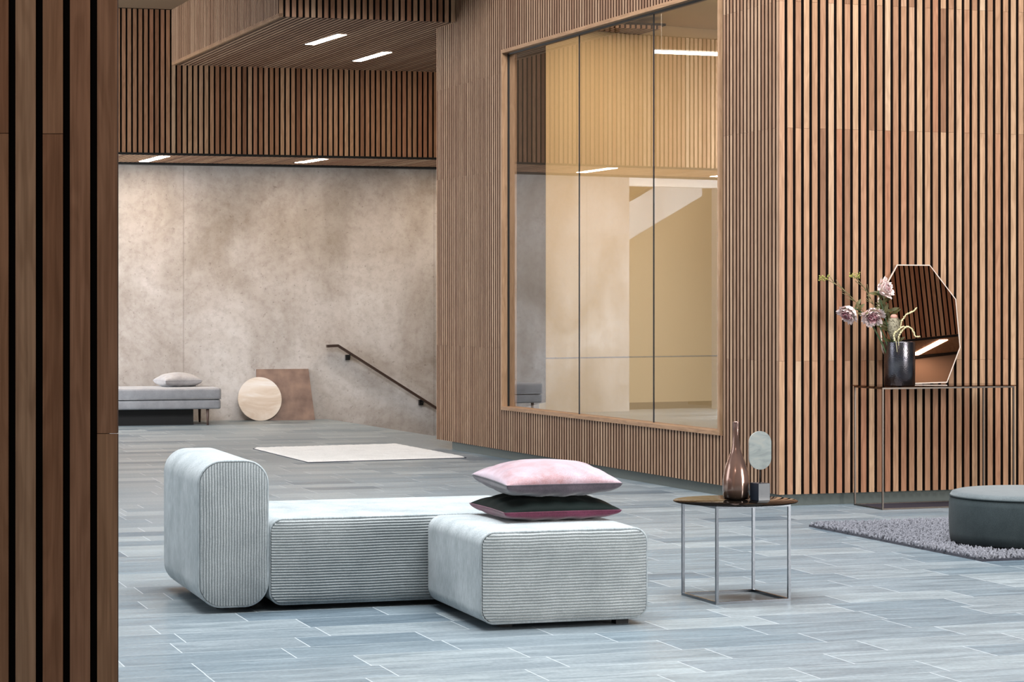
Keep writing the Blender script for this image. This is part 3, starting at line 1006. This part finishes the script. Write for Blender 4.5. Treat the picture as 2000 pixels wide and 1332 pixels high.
VC = Vector((2.312, 13.745, CT))
mb = MB()
vr, vh = 0.0925, 0.262
mb.lathe([(0.0, 0.0), (vr - 0.004, 0.0), (vr, 0.004), (vr, vh - 0.003), (vr - 0.001, vh), (vr - 0.004, vh), (vr - 0.005, vh - 0.004), (vr - 0.005, 0.02), (0.0, 0.02)], 64)
o = mb.build('metal_vase', hammered()); o.location = VC
tag(o, 'dark hammered metal cylinder vase holding the flowers on the console table', 'vase')

# ------------------------------------------------------------------ flowers
M_stem = plain('green_stem', rgb(62, 84, 50), 0.6)
M_stem_dry = plain('dry_stem', rgb(112, 102, 66), 0.7)
M_leaf = plain('olive_leaf', rgb(84, 78, 38), 0.55)
M_sepal = plain('pale_green_sepal', rgb(186, 192, 150), 0.6)
M_petal_pink = plain('pink_petal', rgb(216, 172, 174), 0.6, Sheen_Weight=0.2)
M_petal_pale = plain('cream_pink_petal', rgb(232, 208, 202), 0.6, Sheen_Weight=0.2)
M_petal_deep = plain('deep_pink_petal', rgb(190, 128, 138), 0.6)
M_sprig = plain('yellow_green_sprig', rgb(150, 146, 72), 0.7)
M_bud = plain('grey_green_bud', rgb(142, 132, 110), 0.8, bump=(160, 0.8, 0.004))
M_bud_tip = plain('dusty_pink_tip', rgb(190, 140, 124), 0.8)
M_cream_bead = plain('cream_bead', rgb(222, 208, 164), 0.7)


def bez(a, b, c, n=12):
    a, b, c = Vector(a), Vector(b), Vector(c)
    return [a * (1 - t) ** 2 + b * 2 * t * (1 - t) + c * t * t for t in [i / n for i in range(n + 1)]]


def petal(mb, base, axis, out, L, W, cup, mat=0, ruffle=0.0, ph=0.0):
    """curved spoon-shaped petal with thickness, rising along axis and leaning to out"""
    axis, out = axis.normalized(), out.normalized()
    side = axis.cross(out).normalized()
    nu, nv = 7, 6
    rows = [[], []]
    for th in (0, 1):
        for i in range(nu + 1):
            t = i / nu
            wdt = W * (math.sin(math.pi * (0.10 + 0.74 * t)) ** 0.7)
            cen = base + axis * (L * (t - 0.15 * t * t)) + out * (cup * L * (t * t) + 0.006)
            row = []
            for j in range(nv + 1):
                s = -1 + 2 * j / nv
                p = cen + side * (s * wdt / 2) + (-out) * (abs(s) ** 2 * wdt * 0.22) * -1.0 * (0.4 if cup > 0.5 else -1.0)
                p = p + out * (ruffle * math.sin(s * 5 + ph + t * 4) * t)
                p = p - out * (0.0008 * th)
                row.append(p)
            rows[th].append(mb.add(row))
    for th in (0, 1):
        for a, b in zip(rows[th], rows[th][1:]):
            for j in range(nv):
                q = (a + j, a + j + 1, b + j + 1, b + j)
                mb.face(q if th == 0 else q[::-1], mat, None, True)


def bloom(parent, c, axis, R, seed, mats):
    rnd = random.Random(seed)
    c, axis = Vector(c), Vector(axis).normalized()
    s1 = axis.orthogonal().normalized(); s2 = axis.cross(s1)
    mb = MB()
    for layer, (n, L, W, cup, mat) in enumerate(((4, 0.95, 0.80, -0.30, 2), (5, 1.08, 0.90, -0.20, 1), (6, 1.15, 0.95, -0.06, 2), (7, 1.18, 1.0, 0.10, 1), (8, 1.15, 1.0, 0.30, 0), (7, 1.05, 0.9, 0.62, 0))):
        for k in range(n):
            a = 2 * math.pi * (k + 0.5 * (layer % 2)) / n + rnd.uniform(-0.15, 0.15)
            out = s1 * math.cos(a) + s2 * math.sin(a)
            petal(mb, c + axis * (0.0016 * (5 - layer)) + out * (R * (0.12 + 0.075 * layer)), axis, out, R * L * rnd.uniform(0.9, 1.1), R * W * rnd.uniform(0.9, 1.1), cup * rnd.uniform(0.8, 1.25), mat, 0.006, rnd.uniform(0, 6))
    f = mb.build('bloom', mats, parent)
    mb = MB()
    for k in range(5):
        a = 2 * math.pi * k / 5
        out = s1 * math.cos(a) + s2 * math.sin(a)
        petal(mb, c - axis * 0.012, axis, out, R * 0.9, R * 0.5, 0.75, 0)
    mb.build('sepals', M_sepal, parent)
    return f


def leaf(mb, base, tip, w, nrm, mat=0):
    base, tip = Vector(base), Vector(tip)
    ax = (tip - base); L = ax.length; ax.normalize()
    nrm = Vector(nrm); side = ax.cross(nrm).normalized(); nn = side.cross(ax)
    rows = []
    for th in (0, 1):
        rr = []
        for i in range(7):
            t = i / 6
            hw = w / 2 * math.sin(math.pi * (0.06 + 0.92 * t)) ** 0.8
            c = base + ax * (L * t) + nn * (0.10 * L * math.sin(math.pi * t) - 0.001 * th)
            rr.append(mb.add([c - side * hw - nn * -hw * 0.25, c, c + side * hw + nn * hw * 0.25]))
        rows.append(rr)
    for th in (0, 1):
        for a, b in zip(rows[th], rows[th][1:]):
            for j in range(2):
                q = (a + j, a + j + 1, b + j + 1, b + j)
                mb.face(q if th == 0 else q[::-1], mat, None, True)


FY = 13.72
VM = Vector((VC.x, VC.y, CT + vh))


def fp(px, py, dy=0.0):
    return at(px, py, FY + dy)


def flower(name, label, cat, group=None):
    return thing(name, label, cat, (VM.x, VM.y, CT + 0.022), 0, group)


def loc(t, p):
    return Vector(p) - t.location


IN0 = Vector((VM.x, VM.y, CT + 0.03))
fg = 'pink blooms in the metal vase'
spec = [
    ('pink bloom nodding towards the wall, leftmost of the three above the vase', (1662, 606), (-0.55, -0.50, -0.60), (1700, 600), 0.054, 3, [M_petal_pale, M_petal_pink, M_petal_deep], -0.03),
    ('pink bloom facing forwards with open ruffled petals, middle one of the three above the vase', (1704, 610), (-0.05, -0.70, -0.60), (1722, 640), 0.055, 4, [M_petal_pale, M_petal_pink, M_petal_deep], -0.05),
    ('palest pink bloom, highest of the three, overlapping the edge of the octagonal mirror', (1720, 566), (0.70, -0.60, 0.30), (1728, 620), 0.050, 5, [M_petal_pale, M_petal_pale, M_petal_pink], -0.03),
]
for lb, c, ax, via, R, sd, ms, dy in spec:
    t = flower('flower', lb, 'flower', fg)
    cc = loc(t, fp(*c, dy)); axv = Vector(ax).normalized()
    base_ = cc - axv * 0.018
    st = bez(loc(t, IN0 + Vector((0.02 * (sd - 4), -0.02, 0))), loc(t, fp(*via, dy * 0.5)) , base_, 14)
    mb = MB(); mb.tube(st, 0.0042, 8); mb.build('stem', M_stem, t)
    bloom(t, cc, axv, R, sd, ms)
    mb = MB()
    rnd = random.Random(sd)
    for q in range(5):
        p = st[9 + q if 9 + q < 14 else 13]
        d = Vector((rnd.uniform(-1, 1), rnd.uniform(-0.5, 0.2), rnd.uniform(-0.2, 1))).normalized()
        leaf(mb, p, p + d * rnd.uniform(0.05, 0.075), 0.02, (0, -1, 0.3))
    mb.build('leaves', M_leaf, t)

for lb, head, via, sd, dy in (
        ('thin sprig with a yellow green seed head, reaching furthest left over the vase', (1612, 545), (1690, 575), 6, 0.02),
        ('thin sprig with a yellow green seed head, the shorter one above the pink blooms', (1672, 542), (1718, 590), 8, 0.03)):
    t = flower('seed_sprig', lb, 'sprig', 'seed head sprigs in the metal vase')
    rnd = random.Random(sd)
    h0 = loc(t, fp(*head, dy))
    st = bez(loc(t, IN0), loc(t, fp(*via, dy)), h0, 18)
    mb = MB(); mb.tube(st, 0.0022, 6)
    for q in range(16):
        p = st[11 + q % 7]
        d = (st[-1] - st[10]).normalized() + Vector((rnd.uniform(-0.5, 0.5), rnd.uniform(-0.3, 0.3), rnd.uniform(-0.5, 0.5)))
        mb.tube([p, p + d.normalized() * rnd.uniform(0.03, 0.07)], 0.0014, 5)
    mb.build('stem', M_stem_dry, t)
    mb = MB()
    for q in range(34):
        d = Vector((rnd.uniform(-1, 1) * 0.032, rnd.uniform(-1, 1) * 0.014, rnd.uniform(-1, 1) * 0.016))
        p = h0 + d + (h0 - st[-3]).normalized() * 0.012
        mb.lathe([(0.0001, 0), (0.0034, 0.003), (0.004, 0.006), (0.0022, 0.0095), (0.0001, 0.011)], 7, (0, 0))
        nn = 7 * 5
        rot = Vector((rnd.uniform(-1, 1), rnd.uniform(-1, 1), rnd.uniform(-0.2, 1))).to_track_quat('Z', 'Y')
        for i in range(len(mb.v) - nn, len(mb.v)):
            mb.v[i] = tuple(rot @ Vector(mb.v[i]) + p)
    mb.build('seed_head', M_sprig, t)

# leafy branch behind the blooms
t = flower('leaf_branch', 'olive brown leafy branch standing behind the pink blooms in the metal vase', 'branch')
st = bez(loc(t, IN0), loc(t, fp(1745, 640, 0.03)), loc(t, fp(1722, 572, 0.05)), 16)
mb = MB(); mb.tube(st, 0.003, 7); mb.build('stem', M_stem_dry, t)
mb = MB(); rnd = random.Random(12)
for q in range(30):
    p = st[5 + q % 11]
    d = Vector((rnd.uniform(-0.9, 0.7), rnd.uniform(-0.5, 0.1), rnd.uniform(0.1, 1))).normalized()
    leaf(mb, p, p + d * rnd.uniform(0.06, 0.10), 0.02, (0.2, -1, 0.2))
mb.build('leaves', M_leaf, t)

# bud
t = flower('flower_bud', 'grey green oval flower bud with a dusty pink tip, just above the vase rim', 'flower bud')
b0, b1 = loc(t, fp(1746, 664, -0.05)), loc(t, fp(1747, 620, -0.05))
mb = MB(); mb.tube(bez(loc(t, IN0 + Vector((0, -0.04, 0))), b0 - UP * 0.05, b0, 8), 0.005, 8); mb.build('stem', M_stem, t)
mb = MB()
Hb = (b1 - b0).length
mb.lathe([(0.003, 0), (0.016, 0.010), (0.028, Hb * 0.25), (0.0335, Hb * 0.5), (0.031, Hb * 0.75), (0.023, Hb * 0.95), (0.008, Hb * 1.02)], 26)
rnd = random.Random(3)
for q in range(150):
    a = rnd.uniform(0, 6.283); z = rnd.uniform(0.012, Hb * 0.92)
    rr_ = 0.0335 * math.sin(math.pi * min(0.12 + 0.74 * z / Hb, 1)) ** 0.6
    p = Vector((rr_ * math.cos(a), rr_ * math.sin(a), z)); d = Vector((math.cos(a), math.sin(a), 1.8)).normalized()
    mb.tube([p, p + d * 0.012], [0.0018, 0.0004], 5)
ob = mb.build('bud_body', M_bud, t); ob.location = b0
mb = MB(); mb.lathe([(0.016, 0.0), (0.0215, 0.004), (0.020, 0.016), (0.013, 0.024), (0.0001, 0.026)], 22)
ob = mb.build('bud_tip', M_bud_tip, t); ob.location = b0 + UP * (Hb * 0.95)


def curl(lb, px, dy, sd):
    t = flower('curled_tassel', lb, 'flower', 'curled cream tassels in the metal vase')
    pts = [loc(t, fp(x, y, dy)) for x, y in px]
    fine = []
    for i in range(len(pts) - 1):                                   # Catmull-Rom
        p0, p1, p2, p3 = pts[max(i - 1, 0)], pts[i], pts[i + 1], pts[min(i + 2, len(pts) - 1)]
        for k in range(7):
            u = k / 7
            fine.append(0.5 * ((2 * p1) + (p2 - p0) * u + (2 * p0 - 5 * p1 + 4 * p2 - p3) * u * u + (3 * p1 - p0 - 3 * p2 + p3) * u ** 3))
    fine.append(pts[-1])
    start = loc(t, IN0 + Vector((0, dy * 0.4, 0)))
    mb = MB(); mb.tube([start] + fine, 0.0020, 6); mb.build('stem', M_cream_bead, t)
    mb = MB(); rnd = random.Random(sd)
    for i, p in enumerate(fine):
        if i < 4: continue
        for q in range(3):
            d = Vector((rnd.uniform(-1, 1), rnd.uniform(-1, 1), rnd.uniform(-1, 1))).normalized() * 0.0035
            r_ = rnd.uniform(0.0030, 0.0044) * (1.15 - 0.6 * i / len(fine))
            n0 = len(mb.v)
            mb.lathe([(0.0001, -r_), (r_ * 0.8, -r_ * 0.5), (r_, 0.0), (r_ * 0.8, r_ * 0.5), (0.0001, r_)], 7)
            for k in range(n0, len(mb.v)): mb.v[k] = tuple(Vector(mb.v[k]) + p + d)
    mb.build('beads', M_cream_bead, t)


curl('curled cream tassel stem pointing up right across the mirror', [(1751, 668), (1757, 648), (1761, 628), (1770, 615), (1779, 610), (1786, 606), (1790, 601)], -0.05, 1)
curl('curled cream tassel stem arching over the vase rim and drooping to the right', [(1755, 668), (1756, 655), (1763, 645), (1771, 638), (1780, 642), (1785, 650), (1788, 657), (1797, 657)], -0.07, 2)
curl('short curled cream tassel stem hanging in front of the grey green bud', [(1750, 668), (1746, 660), (1747, 651), (1753, 646), (1760, 640), (1766, 637)], -0.08, 3)


# ------------------------------------------------------------------ rugs
def rug_quad(corners, th, mb, mat=0):
    mb.prism([c for c in corners], (0, 0, th), mat)


p0, p1, p2, p3 = floor_pt(494, 877), floor_pt(602, 904), floor_pt(911, 895), floor_pt(775, 869)
rw = thing('rug', 'plain white rectangular rug lying on the tiles between sofa and daybed', 'rug', (p1.x, p1.y, 0), 0)
mb = MB(); mb.prism([p - rw.location for p in (p0, p1, p2, p3)], (0, 0, 0.006)); mb.build('backing', M_rug_border, rw)
mb = MB()
rows = []
rnd = random.Random(4)
nu, nv = 60, 40
for i in range(nu + 1):
    row = []
    for j in range(nv + 1):
        s, q = i / nu, j / nv
        p = (p1 * (1 - s) + p2 * s) * (1 - q) + (p0 * (1 - s) + p3 * s) * q - rw.location
        edge = min(s, 1 - s, q, 1 - q)
        row.append((p.x, p.y, 0.006 if edge < 1e-6 else 0.016 + rnd.uniform(-0.0015, 0.0015)))
    rows.append(mb.add(row))
for i in range(nu):
    for j in range(nv):
        mb.face((rows[i] + j, rows[i] + j + 1, rows[i + 1] + j + 1, rows[i + 1] + j), 0, None, True)
mb.build('pile', M_rug_white, rw)

g0, g1 = floor_pt(1580, 1029), floor_pt(1919, 1097)
gd = (g0 - g1); gl_ = gd.length; gv = gd.normalized(); gu = Vector((gv.y, -gv.x, 0))
if gu.x < 0: gu = -gu
rg = thing('rug', 'thick grey shaggy rug with a dark edge, under the round velvet pouf', 'rug', g1, math.atan2(gu.y, gu.x))
RW = 2.4
mb = MB(); mb.box(0, RW, 0, gl_, 0, 0.012); mb.build('border', M_rug_border, rg)
mb = MB()
rnd = random.Random(9)
nt_ = 0
xs = 0.008
while xs < RW - 0.01:
    step = 0.017 if xs < 1.5 else 0.03
    ys = 0.008
    while ys < gl_ - 0.008:
        x = xs + rnd.uniform(-0.007, 0.007); y = ys + rnd.uniform(-0.007, 0.007)
        r_ = rnd.uniform(0.005, 0.0085) * step / 0.017
        h = rnd.uniform(0.010, 0.026); lx, ly = rnd.uniform(-0.011, 0.011), rnd.uniform(-0.011, 0.011)
        n0 = mb.add([(x + r_ * math.cos(a), y + r_ * math.sin(a), 0.012) for a in (0.3, 1.87, 3.44, 5.01)])
        n1 = mb.add([(x + lx * .6 + r_ * 1.1 * math.cos(a), y + ly * .6 + r_ * 1.1 * math.sin(a), 0.012 + h * 0.7) for a in (0.3, 1.87, 3.44, 5.01)])
        n2 = mb.add([(x + lx, y + ly, 0.012 + h)])
        for k2 in range(4):
            k3 = (k2 + 1) % 4
            mb.face((n0 + k2, n0 + k3, n1 + k3, n1 + k2), 0, None, True); mb.face((n1 + k2, n1 + k3, n2), 0, None, True)
        ys += step
    xs += step
pile = mb.build('pile', M_rug_grey, rg)
pile['kind'] = 'stuff'

# round velvet pouf on it
pr = 0.40
pc = at(1857, 0, 11.47); pc = Vector((pc.x + pr, 11.47, 0.0))
vp = thing('round_pouf', 'low round grey green velvet pouf standing on the shaggy rug', 'pouf', (pc.x, pc.y, 0.030), 0)
mb = MB(); mb.lathe([(pr - 0.02, 0.0), (pr - 0.004, 0.006), (pr + 0.002, 0.05), (pr + 0.004, 0.12), (pr + 0.002, 0.19), (pr - 0.004, 0.226)], 96)
mb.build('side', M_velvet_green, vp)
mb = MB(); mb.lathe([(pr - 0.004, 0.226), (pr - 0.003, 0.232), (pr - 0.012, 0.246), (pr - 0.035, 0.252), (pr - 0.12, 0.258), (0.12, 0.262), (0.0001, 0.262)], 96)
mb.build('seat_pad', fabric('skylit_top_velvet', rgb(92, 99, 102), rgb(106, 113, 115), 260, 0.15, 0.3, 0.8), vp)  # paler than the sides: skylight on the top painted into the velvet
mb = MB(); mb.tube([((pr - 0.001) * math.cos(2 * math.pi * k2 / 96), (pr - 0.001) * math.sin(2 * math.pi * k2 / 96), 0.228) for k2 in range(96)], 0.0035, 6, 0, True)
mb.build('piping', M_velvet_green, vp)

# ------------------------------------------------------------------ daybed
DA = math.atan2(U2.y, U2.x)
db0 = at(432, 0, 23.22)
db = thing('daybed', 'low pale grey daybed with slim legs against the concrete wall', 'daybed', (db0.x, db0.y, 0), DA)
LB, DB = 1.85, 0.76


def soft_box(mb, x0, x1, y0, y1, z0, z1, r=0.02):
    n = 5
    prev = None
    secs = []
    H = z1 - z0
    for k in range(n + 1):
        a = -math.pi / 2 + math.pi / 2 * k / n
        secs.append((z0 + r + r * math.sin(a), r * (1 - math.cos(a))))
    for k in range(n + 1):
        a = math.pi / 2 * k / n
        secs.append((z1 - r + r * math.sin(a), r * (1 - math.cos(a))))
    for z, i in secs:
        out = rrect(x1 - x0, y1 - y0, 0.03, 4, i)
        cur = mb.add([((x0 + x1) / 2 + px, (y0 + y1) / 2 + py, z) for px, py in out]); m = len(out)
        if prev is not None:
            for k in range(m): mb.face((prev + k, prev + (k + 1) % m, cur + (k + 1) % m, cur + k), 0, None, True)
        else: mb.face([cur + k for k in range(m)][::-1])
        prev = cur
    mb.face([prev + k for k in range(m)])


mb = MB(); soft_box(mb, -LB, 0, 0, DB, 0.165, 0.256, 0.018); mb.build('base', M_grey_weave, db)
mb = MB(); soft_box(mb, -LB - 0.003, 0.003, -0.003, DB, 0.258, 0.376, 0.024); mt = mb.build('mattress', M_grey_weave, db)
mb = MB(); mb.tube([(x, y, 0.268) for x, y in [(-LB, -0.001), (0, -0.001), (0.001, DB)]], 0.004, 6); mb.build('piping', M_grey_weave, mt)
for x in (-LB + 0.1, -0.13):
    for y in (0.05, DB - 0.06):
        mb = MB(); mb.tube([(x, y, 0.0), (x, y, 0.166)], [0.011, 0.016], 12); mb.build('leg', plain('dark_wood_leg', rgb(90, 70, 62), 0.5), db)

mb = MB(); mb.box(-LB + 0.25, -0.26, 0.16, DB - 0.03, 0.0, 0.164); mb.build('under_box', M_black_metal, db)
pcx = at(347, 0, 23.62)
cushion('cushion', 'small pale grey cushion lying on the daybed by the concrete wall', (pcx.x, pcx.y, 0.3765), DA + 0.25, 0.40, 0.36, 0.082, 0.075, M_pillow_grey, M_pillow_grey, M_grey_weave, seed=8)

# ------------------------------------------------------------------ things leaning on the concrete wall
wdir = Vector((-U2.y, U2.x, 0))


def wall_at(px):
    d = (px - CX) / F
    t_ = (d * W0.y - W0.x) / (U2.x - d * U2.y)
    return W0 + U2 * t_


def leaning(name, label, cat, px_mid, poly, th, lean, mat, edge=None, off=0.0, part=None):
    """poly in (x, z) metres, foot at z=0; leans so that its top rests on the wall"""
    H = max(z for x, z in poly)
    w = wall_at(px_mid)
    dist = math.sin(lean) * H + th * math.cos(lean) + 0.004 + off
    base = w - wdir * dist
    o_ = thing(name, label, cat, (base.x, base.y, 0.0), DA)
    mb = MB(); mb.prism([Vector((x, 0, z)) for x, z in poly], (0, th, 0), 0)
    f = mb.build(part or 'slab', [mat], o_)
    f.rotation_euler = (-lean, 0, 0)
    return o_


brown = plain('brown_stone_panel', rgb(112, 88, 76), 0.5, bump=(22, 0.3, 0.004))
m_, nt_b = brown, brown.node_tree
no = N(nt_b, 'ShaderNodeTexNoise'); setin(no, Scale=7.0, Detail=6.0)
tcb = N(nt_b, 'ShaderNodeTexCoord'); nt_b.links.new(tcb.outputs['Object'], no.inputs['Vector'])
rb = ramp(nt_b, [(0.3, rgb(92, 70, 60)), (0.7, rgb(132, 106, 92))]); nt_b.links.new(no.outputs['Fac'], rb.inputs[0])
nt_b.links.new(rb.outputs[0], nt_b.nodes['Principled BSDF'].inputs['Base Color'])
S = 24.25 / F
leaning('leaning_panel', 'square brown stone panel leaning on the concrete wall behind the round slab', 'panel', 551,
        [(-56 * S, 0), (60 * S, 0), (51.5 * S, 99 * S * 1.04), (-51.5 * S, 99 * S * 1.04)], 0.02, math.radians(15), brown)
marble = stone_mat('pale_striped_stone', rgb(176, 156, 136), rgb(198, 187, 176), rgb(212, 212, 214), 1.6, (0.0, math.radians(-28), 0.0), 0.45)
R = 43 * 24.1 / F
leaning('round_slab', 'round pale stone slab with diagonal veins leaning in front of the brown panel', 'slab', 504,
        [(R * math.cos(2 * math.pi * k2 / 64), R * 1.03 + R * 1.03 * math.sin(2 * math.pi * k2 / 64)) for k2 in range(64)], 0.025, math.radians(17), marble, off=0.03)

# ------------------------------------------------------------------ handrail
h_off = 0.09
hp = []
for px, py in ((638, 673.5), (660, 672.5), (900, 825)):
    w = wall_at(px) - wdir * h_off
    hp.append(at(px, py, w.y))
hr = thing('handrail', 'flat dark wooden handrail on black brackets sloping down the concrete wall', 'handrail', hp[1])
mb = MB()
q = [p - hr.location for p in hp]
for a, b in ((q[0], q[1]), (q[1], q[2])):
    mb.hexa(a + wdir * 0.035, b - a, -wdir * 0.07, Vector((0, 0, -0.028)))
mb.build('rail', plain('dark_rail', rgb(46, 28, 20), 0.45), hr)
for px, py in ((678, 698), (821, 786)):
    w = wall_at(px)
    c = at(px, py, w.y - 0.02) - hr.location
    wl_ = w - hr.location; wl_.z = c.z
    mb = MB()
    mb.hexa(wl_ - U2 * 0.022 - UP * 0.028, U2 * 0.044, -wdir * 0.05, UP * 0.056)
    s_ = (px + 2 - 660) / (900 - 660)
    top = q[1] + (q[2] - q[1]) * s_
    mb.tube([wl_ - wdir * 0.04, wl_ - wdir * h_off + U2 * 0.012, Vector((wl_.x - wdir.x * h_off + U2.x * 0.012, wl_.y - wdir.y * h_off, top.z - 0.02))], 0.007, 8)
    mb.build('bracket', M_black_metal, hr)
